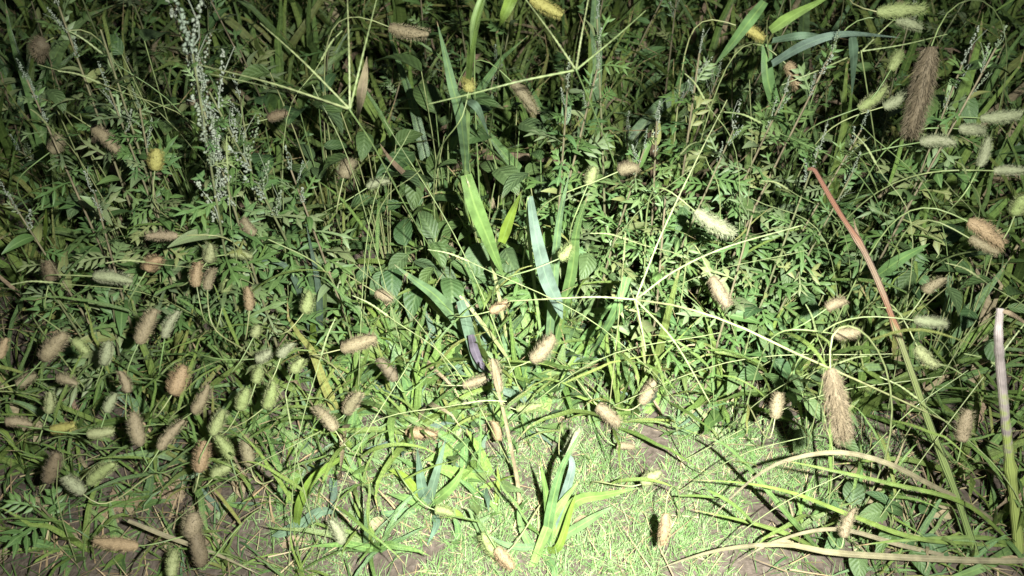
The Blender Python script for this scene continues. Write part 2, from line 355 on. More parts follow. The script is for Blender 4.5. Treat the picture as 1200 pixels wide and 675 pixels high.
def bud_spike(n, ln, side):
    mb = MB(); tube(mb, [(0, 0, 0), (uni(-.01, .01), 0, ln * .5), (uni(-.02, .02), 0, ln)], .0009, .0004, 4, 5)
    def bead(p, r):
        q = [Vector((r, 0, 0)), Vector((0, r, 0)), Vector((-r, 0, 0)), Vector((0, -r, 0)), Vector((0, 0, r * 1.7)), Vector((0, 0, -r * 1.3))]
        rot = Matrix.Rotation(uni(0, 3), 3, 'X') @ Matrix.Rotation(uni(0, 3), 3, 'Z')
        mb.add([p + rot @ a for a in q], [(0, 1, 4), (1, 2, 4), (2, 3, 4), (3, 0, 4), (1, 0, 5), (2, 1, 5), (3, 2, 5), (0, 3, 5)], [(.2, .5)] * 6)
    for i in range(n):
        t = rnd(); a = uni(0, 6.28); rr = side * (1 - t * .75) * uni(.3, 1)
        bead(Vector((math.cos(a) * rr, math.sin(a) * rr, ln * t + rr * .8)), uni(.0011, .0021))
    return mb.mesh('flower_spike', 'bud')
L_BUD = [bud_spike(34, uni(.05, .09), .006) for _ in range(5)]
def head_mesh(hair, n, bend=0, taper=.25):                                      # foxtail head: unit long along +Z, radius about .2
    core = MB(); rings = 12; sides = 9; V = []; U = []; F = []
    for i in range(rings + 1):
        t = i / rings; r = .155 * (math.sin(math.pi * (.06 + .88 * t)) ** .45) * (1.05 - taper * t)
        for s in range(sides):
            a = 6.2832 * (s + .5 * (i % 2)) / sides; k = r * uni(.82, 1.16)
            V.append(Vector((math.cos(a) * k + bend * t * t, math.sin(a) * k, t + uni(-.015, .015)))); U.append((.2, t))
        if i:
            b = i * sides
            for s in range(sides): q = (s + 1) % sides; F.append((b - sides + s, b - sides + q, b + q, b + s))
    V += [Vector((0, 0, -.02)), Vector((bend, 0, 1.03))]; U += [(.2, 0), (.2, 1)]
    for s in range(sides):
        F.append(((s + 1) % sides, s, len(V) - 2)); F.append((rings * sides + s, rings * sides + (s + 1) % sides, len(V) - 1))
    core.add(V, F, U)
    fr = MB()
    for i in range(n):
        t = uni(0, 1); a = uni(0, 6.2832); r = .14 * math.sin(math.pi * (.08 + .84 * t)) ** .45
        o_ = Vector((math.cos(a), math.sin(a), 0)); d = (o_ + Vector((uni(-.3, .3), uni(-.3, .3), uni(.3, 1.3)))).normalized(); p = o_ * r + Vector((bend * t * t, 0, t))
        s = d.cross(Vector((rnd() - .5, rnd() - .5, rnd() - .5))).normalized() * (.0048 if hair < .2 else .0055)
        q = p + d * hair * uni(.6, 1.1)
        fr.add([p - s, p + s, q], [(0, 1, 2)], [(.2, 0), (.3, 0), (.25, 1)])
    return core, fr
HEADS = {}
for k in ('tan', 'orange', 'green', 'pale', 'yellow', 'brown'):
    HEADS[k] = []
    for q_ in range(5):
        c_, f_ = head_mesh(uni(.09, .14), 620, uni(-.3, .3), uni(.05, .45)); HEADS[k].append((c_.mesh('seed_head', 'h_' + k), f_.mesh('bristles', 'h_' + k)))
c_, f_ = head_mesh(.15, 1500, .22, .3); HEADS['hairy'] = [(c_.mesh('seed_head', 'h_brown'), f_.mesh('bristles', 'h_brown'))]

def place_m(loc, az, tilt, s, roll=0, sx=None):
    return Matrix.Translation(loc) @ Matrix.Rotation(az, 4, 'Z') @ Matrix.Rotation(tilt, 4, 'Y') @ Matrix.Rotation(roll, 4, 'Z') @ Matrix.Diagonal((s, sx or s, s, 1))

# ------------------------------------------------------------------ builders
def spaced(x, y, d, lst):
    for a, b in lst:
        if (a - x) ** 2 + (b - y) ** 2 < d * d: return False
    lst.append((x, y)); return True
def tuft(name, cat, group, base, n, ln, meshes, desc, tilt=(5, 45), wscale=1, dry=.08, spread=.012, noun=None, ah=.5):
    base = Vector(base); base.z = gz(base.x, base.y) - .003
    t = thing(name, base, cat, group, base + Vector((0, 0, ln * ah)), desc, noun=noun)
    for i in range(n):
        me = random.choice(meshes) if rnd() > dry else random.choice(B_DRY)
        az = 6.283 * (i + rnd() * .9) / n; l = ln * uni(.55, 1.1)
        o = obj('blade', me, t, place_m(Vector((uni(-1, 1) * spread, uni(-1, 1) * spread, 0)), az, R(uni(*tilt)), l, uni(-.4, .4), l * wscale * uni(.8, 1.2)))
    return t
def stem_obj(parent, P, r0, r1, mat='stem', name='stem', n=10):
    b = parent.location; mb = MB(); tube(mb, [Vector(p) - b for p in P], r0, r1, 5, max(n, 14))
    return obj(name, mb.mesh(name, mat), parent)
def foxtail(px, py, ang, lpx, wpx, colr, h, base=None, leaves=2, lab=None, hairy=False):
    c = at(px, py, h); k = ppm(c); ln = lpx / k * uni(.78, 1.02); a = R(ang)
    d = (RGT * math.cos(a) + UPV * math.sin(a) + FWD * uni(-.25, .25)).normalized()       # head direction as seen
    hb = c - d * ln * .5
    g0 = Vector(base) if base else Vector((hb.x - d.x * .08 + uni(-.06, .06), hb.y + uni(.02, .13), 0))
    g0.z = gz(g0.x, g0.y) - .003
    words = {'tan': 'tan', 'orange': 'rusty orange', 'green': 'yellow green', 'pale': 'pale green', 'yellow': 'golden yellow', 'brown': 'brown', }[colr]
    t = thing('foxtail_plant', g0, 'foxtail', 'foxtail grass with fuzzy seed heads', c, words, lab, noun='foxtail seed head')
    c1 = g0 + Vector((uni(-.02, .02), uni(-.02, .02), max(.01, hb.z * .85))); c2 = hb - d * min(.11, max(.025, hb.z * .5)) + Vector((0, 0, .012))
    P = [g0 * (1 - u) ** 3 + c1 * (3 * u * (1 - u) ** 2) + c2 * (3 * u * u * (1 - u)) + hb * u ** 3 for u in [q / 8 for q in range(9)]]
    stem_obj(t, P, .0013, .0008)
    q = d.to_track_quat('Z', 'Y').to_matrix().to_4x4(); wx = wpx / k / .385
    me = random.choice(HEADS['hairy' if hairy else colr])
    ho = obj('seed_head', me[0], t, Matrix.Translation(hb - g0) @ q @ Matrix.Rotation(uni(0, 6), 4, 'Z') @ Matrix.Diagonal((wx, wx, ln, 1)))
    obj('bristles', me[1], ho)
    for i in range(leaves):
        s = uni(.15, .6); p = spline(P, 20)[int(s * 20)] - g0
        l = uni(.07, .13)
        obj('blade', random.choice(B_GRASS), t, place_m(p, uni(0, 6.28), R(uni(25, 60)), l, 0, l * 1.7))
    return t
def finger_grass(hub, hubh, spikes, stem, lab, dh=1.0, r=.0011, sr=.0013):
    hubh *= dh; spikes = [[(a, b, c * dh) for a, b, c in q] for q in spikes]; stem = [(a, b, c * dh) for a, b, c in stem]
    P = [at(*p) for p in stem]; hb = at(hub[0], hub[1], hubh)
    t = thing('finger_grass_plant', P[-1], 'finger grass', 'finger grasses with spoked seed spikes', label=lab)
    stem_obj(t, P[::-1] + [hb], r, r * .75, n=18)
    for s in spikes:
        mb = MB(); Q = [hb - t.location] + [at(*p) - t.location for p in s]
        tube(mb, Q, sr, sr * .5, 5, 34, bumps=.22)
        obj('spike', mb.mesh('spike', 'spike'), t)
    return t
def hero_blade(parent, pts, wpx, mat, name='blade', fold=.2, prof=blade_w, n=16, roll=0, twist=0):
    P = [at(*p) for p in pts]; k = ppm(P[len(P) // 2]); b = parent.location
    hint = -FWD + Vector((uni(-.3, .3) + roll, 0, .4)); mb = MB()
    ribbon(mb, [p - b for p in P], wpx / k, hint, fold, twist, prof, n)
    return obj(name, mb.mesh(name, mat), parent)
def hero_tube(parent, pts, w0, w1, mat, knots=(), name='stem'):
    P = [at(*p) for p in pts]; b = parent.location; mb = MB()
    tube(mb, [p - b for p in P], w0 / ppm(P[0]) / 2, w1 / ppm(P[-1]) / 2, 9, 34, knots=knots)
    return obj(name, mb.mesh(name, mat), parent)
def mugwort(base, H, lean, kind, leafs=.058, dens=1.0):
    base = Vector(base); base.z = gz(base.x, base.y) - .004
    top = Vector((lean[0], lean[1], H))
    name = 'mugwort'
    t = thing('mugwort_plant', base, 'mugwort', 'mugwort plants at the back', base + top * .92, 'grey-budded' if kind == 'grey' else ('bushy green' if kind == 'green' else 'pale-tipped'), noun='mugwort')
    P = [Vector((0, 0, 0)), top * .4 + Vector((-lean[0] * .15, -lean[1] * .15, .0)), top]
    mb = MB(); tube(mb, P, .0026, .0012, 5, 8); obj('stem', mb.mesh('stem', 'wood'), t)
    S = spline(P, 40); n = int(H / .02 * dens); az = uni(0, 6)
    for i in range(n):
        f = .3 + .7 * i / n; p = S[int(f * 40)]; az += 2.4 + uni(-.3, .3)
        s = leafs * (1.25 - .75 * f ** 2) * uni(.6, 1.35)
        if kind == 'grey' and f > .75: s *= .55
        me = random.choice(L_MUG) if rnd() < .85 else random.choice(L_OVAL_SMALL)
        obj('leaf', me, t, place_m(p, az, R(-uni(-5, 45) if f < .9 else -uni(35, 70)), s, 0) @ Matrix.Rotation(uni(-.5, .5), 4, 'X'))
    if kind != 'green':
        m = 9 if kind == 'grey' else 3
        for i in range(m):
            f = 1 - .35 * i / m if kind == 'grey' else 1 - .12 * i / m
            p = S[int(f * 40)]; s = uni(.8, 1.3) * (1.0 if kind == 'grey' else .55)
            obj('flower_spike', random.choice(L_BUD), t, place_m(p, uni(0, 6.28), R(uni(8, 32)) if i else 0, s))
    return t
def broad(base, n, ln, H, meshes=None):
    base = Vector(base); base.z = gz(base.x, base.y) - .003
    t = thing('broad_leaf_weed', base, 'weed', 'broad-leaved weeds among the grass', base + Vector((0, 0, H)), 'broad-leaved dark green', noun='weed')
    for i in range(n):
        az = 6.283 * (i + rnd() * .8) / n; hh = H * uni(.55, 1.1); out = uni(.015, .05); p = Vector((math.cos(az) * out, math.sin(az) * out, hh))
        lf = obj('leaf', random.choice(L_BROAD), t, place_m(p, az + uni(-.4, .4), R(uni(-25, 35)), ln * uni(.7, 1.15)) @ Matrix.Rotation(uni(-.5, .5), 4, 'X'))
        mb = MB(); tube(mb, [(0, 0, 0), p * .5 + Vector((0, 0, hh * .15)), p], .0013, .0009, 4, 5); obj('leaf_stalk', mb.mesh('leaf_stalk', 'stem'), t)
    return t

# ================================================================== the things one can name
# tall red-tipped stalk and pale stalk at the right
t = thing('grass_stalk', at(1145, 655, .0), 'stalk', label='tall thick grass stalk, rust red above and yellow green below, at the right')
hero_tube(t, [(1143, 648, .02), (1120, 578, .105), (1092, 505, .19), (1070, 442, .26), (1046, 374, .33), (1029, 330, .372), (1009, 288, .412), (984, 250, .446), (962, 212, .48), (954, 199, .49), (947, 198, .488)], 9, 4, 'redstalk', (5, 13, 21))
hero_blade(t, [(1010, 292, .40), (1003, 270, .42), (1000, 255, .44)], 5, 'dry', 'blade'); landmark('red-tipped stalk', 1040, 370)
t = thing('grass_stalk', at(1192, 640, .0), 'stalk', label='pale pinkish white bleached stalk with a snapped top at right edge')
hero_tube(t, [(1172, 362, .40), (1170, 395, .38), (1174, 450, .31), (1182, 530, .2), (1190, 600, .08), (1194, 645, .0)], 8, 12, 'pale', (9, 22))
hero_blade(t, [(1172, 364, .40), (1185, 368, .40), (1203, 380, .37), (1225, 400, .33)], 6, 'dry', 'blade'); landmark('pale snapped stalk', 1180, 480)
# arching straw leaves lower right
def arch(label, specs, base, name='arching_grass_plant', cat='grass'):
    t = thing(name, at(*base), cat, label=label)
    for pts, wpx, mat in specs: hero_blade(t, pts, wpx, mat, 'blade', .25, blade_w, 22)
    return t
arch('large pale straw-coloured blade arching over the dark gap in the lower right', [([(1165, 610, .02), (1130, 588, .09), (1090, 568, .14), (1040, 543, .2), (985, 530, .22), (930, 537, .2), (890, 555, .16), (850, 590, .09), (818, 625, .03)], 7, 'straw')], (1165, 612, 0)); landmark('arching straw blade', 985, 530)
arch('long pale to green blade lying flat along the lower right bottom edge', [([(1260, 650, .02), (1200, 657, .05), (1100, 655, .08), (980, 648, .1), (920, 638, .1), (850, 643, .07), (795, 658, .03), (770, 668, .01)], 8, 'straw')], (1260, 650, 0))
arch('thin straw blade curving above the bottom edge, lower right', [([(1130, 656, .01), (1060, 640, .06), (980, 620, .1), (910, 634, .08), (858, 662, .03)], 6, 'straw')], (1130, 656, 0))
arch('green grass with long arching blades at the lower right corner', [([(1190, 640, .0), (1130, 590, .1), (1040, 566, .16), (960, 548, .2), (920, 540, .21)], 6, 'grass'), ([(1190, 640, 0), (1080, 632, .08), (1000, 605, .12), (930, 578, .14), (870, 566, .13), (805, 562, .1)], 6, 'grass'),
  ([(1190, 640, 0), (1150, 630, .04), (1060, 633, .08), (1000, 640, .08)], 6, 'grass'), ([(1190, 640, 0), (1200, 600, .1), (1215, 560, .2)], 10, 'grass'), ([(1190, 640, 0), (1150, 665, .03), (1090, 685, .02)], 14, 'crab')], (1190, 640, 0)); landmark('arching green corner blades', 1120, 630)
arch('green blade lying diagonally left of the arching straw blade', [([(960, 645, .0), (920, 625, .05), (870, 610, .07), (805, 596, .06)], 6, 'grass'), ([(960, 645, 0), (920, 600, .08), (860, 530, .14), (820, 508, .12)], 7, 'grass')], (960, 648, 0))
# finger grasses
finger_grass((410, 128), .5, [[(320, 98, .51), (229, 75, .5)], [(325, 104, .49), (243, 86, .48)], [(355, 72, .53), (305, 27, .54)], [(409, 60, .54), (407, -5, .56)], [(425, 65, .54), (442, -4, .55)]],
  [(412, 132, .5), (440, 175, .44), (480, 250, .3), (510, 300, .18), (534, 345, .04), (540, 360, 0)], 'finger grass with long pale spikes spread like spokes, upper left of centre', 1.16); landmark('spoked finger grass on the upper left', 400, 110)
finger_grass((675, 82), .52, [[(645, 38, .54), (612, -6, .55)], [(681, 45, .55), (690, -4, .57)], [(610, 95, .52), (560, 108, .51), (502, 122, .49)], [(720, 45, .53), (757, 12, .53)]],
  [(677, 86, .52), (700, 140, .43), (718, 185, .35), (730, 232, .24), (738, 300, .06), (740, 330, 0)], 'finger grass with pale green spikes crossing at the top centre', 1.14); landmark('spoked finger grass at the top centre', 670, 80)
finger_grass((745, 351), .34, [[(700, 348, .34), (650, 350, .33), (594, 353, .31)], [(775, 275, .38), (815, 190, .43), (852, 117, .47)], [(790, 318, .37), (850, 290, .4), (940, 264, .42)], [(752, 385, .31), (757, 412, .28)], [(790, 400, .3), (832, 472, .24)]],
  [(750, 352, .34), (800, 360, .38), (865, 382, .39), (935, 415, .37), (1010, 448, .3), (1090, 485, .2), (1165, 520, .07), (1200, 540, 0)], 'finger grass on a long stem arching in from the right, spikes spread at centre', 1.06, r=.0014, sr=.0014); landmark('arching finger grass at the centre', 745, 351)
finger_grass((1010, 60), .5, [[(960, 82, .5), (915, 100, .48)], [(1040, 30, .52), (1070, 5, .53)], [(1060, 52, .51), (1110, 40, .51)]], [(1010, 66, .5), (1020, 130, .4), (1030, 200, .25), (1036, 260, 0)], 'thin finger grass at the top right below the yellow green seed head')
# big hairy foxtails
foxtail(982, 478, -74, 112, 25, 'brown', .38, at(1010, 600, 0), 3, 'large brown hairy drooping foxtail seed head, right of centre', True); landmark('large brown hairy seed head', 982, 478)
foxtail(1080, 108, -97, 100, 26, 'brown', .5, at(1120, 250, 0), 3, 'brown hairy drooping foxtail seed head near the top right corner', True); landmark('brown hairy seed head top right', 1080, 108)
foxtail(1056, 12, 6, 66, 20, 'green', .55, at(960, 130, 0), 2, 'bright yellow green foxtail seed head touching the top edge, right')
# single wide blades about the centre and top
def clump(label, specs, base, name='wide_bladed_plant', cat='grass', group=None):
    t = thing(name, at(*base), cat, group, label=label)
    for s in specs: hero_blade(t, *s)
    return t
clump('upright grass at the top centre with blue green drooping leaf', [([(545, 330, .0), (546, 200, .3), (549, 90, .5), (553, 30, .6), (566, -10, .64)], 8, 'stem', 'stem', .5, lambda q: 1 - .5 * q, 20),
  ([(547, 200, .3), (540, 138, .42), (530, 100, .47), (522, 65, .5), (512, 25, .53)], 14, 'crab'), ([(549, 95, .5), (556, 40, .58), (572, -15, .64)], 13, 'grass'), ([(548, 118, .46), (560, 128, .46), (573, 160, .4)], 11, 'blue')], (545, 335, 0)); landmark('upright grass stem at the top centre', 547, 120)
clump('yellow green broad blade drooping in from the top edge', [([(590, -40, .62), (600, -8, .62), (590, 20, .6), (579, 42, .56)], 18, 'lime'), ([(560, 240, 0), (580, 120, .35), (592, 20, .58), (596, -40, .63)], 4, 'stem')], (560, 240, 0))
clump('broad blue green blade hanging down beside a yellow green one, centre', [([(600, 430, 0), (575, 300, .22), (552, 225, .36), (546, 208, .38)], 5, 'stem'), ([(546, 205, .38), (556, 240, .35), (570, 275, .3), (582, 305, .25), (592, 328, .2)], 20, 'crab'), ([(588, 284, .26), (597, 258, .3), (611, 224, .35)], 14, 'lime')], (600, 430, 0)); landmark('yellow green blade at the centre', 600, 255)
clump('pale bluish broad blade shining at the centre', [([(640, 440, .0), (622, 300, .24), (618, 240, .35), (622, 228, .36)], 5, 'stem'), ([(621, 230, .36), (628, 275, .33), (640, 325, .27), (652, 352, .23), (659, 374, .2)], 19, 'blue', 'blade', .12, lambda q: (.35 + .65 * min(1, q / .5)) * max(.05, 1 - q ** 5)),
  ([(640, 440, 0), (668, 330, .2), (676, 270, .3), (690, 225, .36)], 15, 'grass'), ([(640, 440, 0), (648, 340, .2), (655, 260, .32), (668, 200, .4)], 13, 'crab')], (640, 442, 0)); landmark('pale bluish blade at the centre', 642, 330)
clump('purplish blue dead-tipped blade hanging left of the bluish one', [([(610, 440, 0), (570, 385, .14), (542, 350, .2), (538, 348, .2)], 5, 'stem'), ([(539, 352, .2), (546, 375, .17), (553, 405, .12), (560, 430, .07), (574, 437, .06)], 14, 'blue'), ([(552, 392, .16), (557, 412, .12), (565, 428, .09), (578, 440, .07)], 11, 'purple'), ([(462, 310, .26), (488, 330, .22), (512, 348, .18), (545, 385, .1), (575, 420, .02)][::-1], 17, 'crab')], (595, 440, 0)); landmark('purplish hanging blade', 555, 400)
clump('wide green blade pointing down left of the arching finger grass', [([(735, 325, .3), (726, 355, .28), (710, 385, .22), (690, 420, .12)], 15, 'crab'), ([(760, 470, 0), (750, 380, .2), (735, 325, .3)], 4, 'stem'), ([(760, 470, 0), (780, 380, .18), (800, 300, .3)], 11, 'grass')], (760, 470, 0))
clump('pale grey green blades crossing at the top right', [([(930, 260, 0), (915, 160, .3), (900, 60, .5), (899, 20, .56)], 6, 'stem'), ([(898, 52, .5), (900, 95, .46), (915, 140, .4), (932, 168, .35), (948, 184, .3)], 17, 'crab'), ([(896, 2, .58), (878, 25, .57), (855, 55, .53), (836, 78, .49)], 14, 'crab'), ([(903, 36, .54), (930, 18, .56), (980, -8, .58)], 15, 'crab'),
  ([(905, 75, .5), (945, 52, .54), (990, 40, .55), (1055, 44, .52)], 13, 'blue'), ([(998, 42, .54), (1000, 70, .5), (998, 115, .42)], 14, 'blue'), ([(905, 48, .52), (940, 42, .54), (968, 42, .53)], 12, 'blue')], (930, 262, 0)); landmark('crossing pale blades at the top right', 900, 60)
clump('green blade slanting up right of the red-tipped stalk', [([(1030, 322, .3), (1055, 304, .34), (1090, 285, .36)], 16, 'crab'), ([(1010, 420, 0), (1015, 350, .2), (1030, 322, .3)], 4, 'stem')], (1010, 420, 0))
clump('upright bright green blades at left, below the grey mugwort', [([(252, 330, .0), (244, 285, .16), (238, 250, .24), (232, 222, .3)], 15, 'lime'), ([(252, 330, 0), (256, 290, .14), (250, 260, .2), (243, 235, .27)], 14, 'crab')], (252, 332, 0)); landmark('bright upright blades on the left', 245, 270)
clump('narrow upright bright green blade near the left edge', [([(54, 340, .0), (53, 290, .2), (55, 250, .28), (54, 222, .34)], 11, 'lime')], (54, 342, 0)); landmark('upright blade near the left edge', 54, 270)
clump('bright green upright blades left of centre', [([(372, 420, .0), (370, 380, .1), (368, 340, .19), (352, 290, .28)], 15, 'crab'), ([(372, 420, 0), (378, 370, .12), (380, 330, .2), (382, 300, .26)], 15, 'crab'), ([(372, 420, 0), (358, 360, .14), (335, 312, .24), (290, 305, .26)], 11, 'blue'), ([(372, 420, 0), (375, 350, .18), (359, 262, .34)], 12, 'blue'), ([(372, 420, 0), (368, 400, .06), (366, 360, .16)], 13, 'lime')], (372, 422, 0)); landmark('upright blades left of centre', 370, 350)
clump('green blade slanting at the bottom left, over the bare soil', [([(348, 615, .01), (352, 590, .05), (368, 560, .08), (395, 540, .08), (408, 535, .07)], 13, 'lime'), ([(350, 617, .01), (375, 600, .02), (400, 600, .02)], 14, 'blue'), ([(348, 615, .01), (330, 625, .02), (318, 628, .015)], 12, 'blue')], (348, 618, 0)); landmark('slanting green blade over the bare soil', 370, 570)
clump('dead tan blade standing at the top, below the long spikes', [([(415, 200, 0.2), (420, 140, .38), (424, 110, .44), (428, 85, .46), (430, 66, .48)], 17, 'dry'), ([(415, 260, 0), (415, 200, .2)], 5, 'dry')], (415, 262, 0), 'dead_grass_plant', 'dead grass')
clump('twisted dry tan blade with orange tip at upper centre', [([(520, 260, 0.0), (500, 225, .2), (475, 205, .28), (456, 185, .33), (445, 168, .36)], 10, 'dry')], (520, 262, 0), 'dead_grass_plant', 'dead grass')
clump('dry tan and reddish stalk standing in the brightest spot', [([(610, 598, .0), (606, 560, .04), (600, 530, .08), (592, 490, .13), (582, 450, .19), (577, 420, .23)], 5, 'dry', 'stem', .4, lambda q: 1 - .4 * q)], (610, 600, 0), 'dead_grass_plant', 'dead grass'); landmark('dry stalk in the brightest spot', 598, 530)
clump('pale straw lying across the bottom left corner', [([(150, 610, .12), (200, 630, .09), (255, 650, .05), (310, 676, .01)], 6, 'straw'), ], (310, 676, 0), 'dead_grass_plant', 'dead grass')
# bright clumps on the open turf
clump('bright yellow green clump with broad blades at the bottom centre', [([(622, 668, .005), (645, 612, .04), (662, 585, .06), (680, 562, .07)], 13, 'crab'), ([(640, 640, .005), (645, 600, .06), (658, 550, .12), (682, 503, .17)], 13, 'crab'), ([(645, 640, .005), (672, 590, .04), (710, 580, .05), (748, 572, .04)], 14, 'crab'), ([(645, 640, .005), (640, 580, .07), (633, 540, .1)], 9, 'crab'),
  ([(640, 645, .005), (655, 640, .03), (668, 600, .05), (676, 575, .05)], 10, 'lime'), ([(640, 640, 0), (600, 640, .03), (565, 625, .02)], 9, 'crab'), ([(640, 640, 0), (665, 570, .06), (670, 540, .08), (655, 527, .08)], 11, 'blue'), ([(640, 640, 0), (690, 610, .03), (720, 592, .02)], 12, 'crab'), ([(630, 655, 0), (612, 620, .03), (606, 590, .04)], 10, 'crab'), ([(635, 650, 0), (650, 668, .02), (640, 690, .01)], 10, 'crab')], (640, 645, 0), 'crabgrass_clump', 'crabgrass', 'crabgrass clumps on the lit turf'); landmark('bright clump at the bottom centre', 650, 600)
clump('blue green clump of short broad blades left of the brightest spot', [([(500, 595, 0), (494, 565, .04), (489, 525, .08)], 15, 'blue'), ([(500, 595, 0), (510, 560, .05), (523, 512, .09)], 13, 'blue'), ([(500, 595, 0), (480, 585, .03), (453, 578, .03)], 13, 'crab'), ([(500, 595, 0), (512, 612, .02), (500, 640, .01)], 11, 'blue'), ([(500, 595, 0), (530, 570, .05), (545, 545, .07)], 13, 'crab'), ([(500, 595, 0), (465, 602, .02), (440, 600, .02)], 12, 'crab'), ([(500, 595, 0), (530, 600, .03), (545, 606, .02)], 13, 'lime'), ([(500, 595, 0), (475, 560, .04), (445, 545, .03)], 11, 'lime')], (500, 597, 0), 'crabgrass_clump', 'crabgrass', 'crabgrass clumps on the lit turf'); landmark('blue green clump on the turf', 500, 570)
for px, py, n, l in ((560, 560, 11, .085), (520, 540, 9, .08), (468, 485, 13, .10), (410, 470, 12, .10), (655, 425, 16, .12), (615, 455, 14, .10), (705, 420, 15, .12), (560, 475, 13, .10), (430, 440, 13, .11), (500, 455, 14, .10), (760, 480, 12, .11), (350, 540, 9, .09), (650, 470, 12, .09), (590, 420, 15, .12), (530, 430, 14, .11), (640, 395, 15, .13), (720, 450, 12, .1), (560, 620, 6, .06), (850, 470, 12, .12), (460, 540, 8, .07), (580, 500, 9, .08), (610, 500, 8, .07), (775, 430, 12, .12), (480, 420, 14, .12), (445, 400, 12, .12), (540, 400, 14, .12), (680, 390, 14, .13), (590, 385, 12, .13), (390, 500, 11, .09), (310, 500, 11, .1), (540, 515, 9, .08), (480, 515, 8, .08), (420, 520, 8, .08), (670, 450, 12, .1), (510, 490, 10, .09), (555, 530, 9, .08), (470, 450, 11, .1), (430, 480, 10, .09), (580, 455, 11, .1), (630, 440, 12, .11), (545, 580, 7, .06), (600, 610, 6, .06)):
    p = at(px, py, 0)
    tuft('crabgrass_clump', 'crabgrass', 'crabgrass clumps on the lit turf', (p.x, p.y, 0), n, l, B_CRAB + B_SHORT + B_BLUE[:3] + B_LIME[:2], 'broad-bladed', tilt=(8, 66), dry=.06, spread=.025, wscale=1.6, noun='crabgrass clump', ah=.3)

k = 0; cused = []
while k < 400:                                               # more low clumps between them, thick at the centre and thinner to the lower left
    k += 1; px = uni(20, 860); py = uni(370, 660); p = at(px, py, 0)
    d = math.hypot((px - 560) / 330, (py - 440) / 110)
    if px < 380: d = min(d, .8)
    if openness(p.x, p.y) > .75 and py > 530 or d > 1.1 or rnd() < d * .5 or not spaced(p.x, p.y, .062, cused): continue
    tuft('crabgrass_clump', 'crabgrass', 'crabgrass clumps on the lit turf', (p.x, p.y, 0), random.randint(6, 11), uni(.055, .1), B_SHORT + B_CRAB[:5] + B_BLUE[:2], 'low broad-bladed', tilt=(25, 72), dry=.07, spread=.03, wscale=1.1, noun='crabgrass clump', ah=.3)
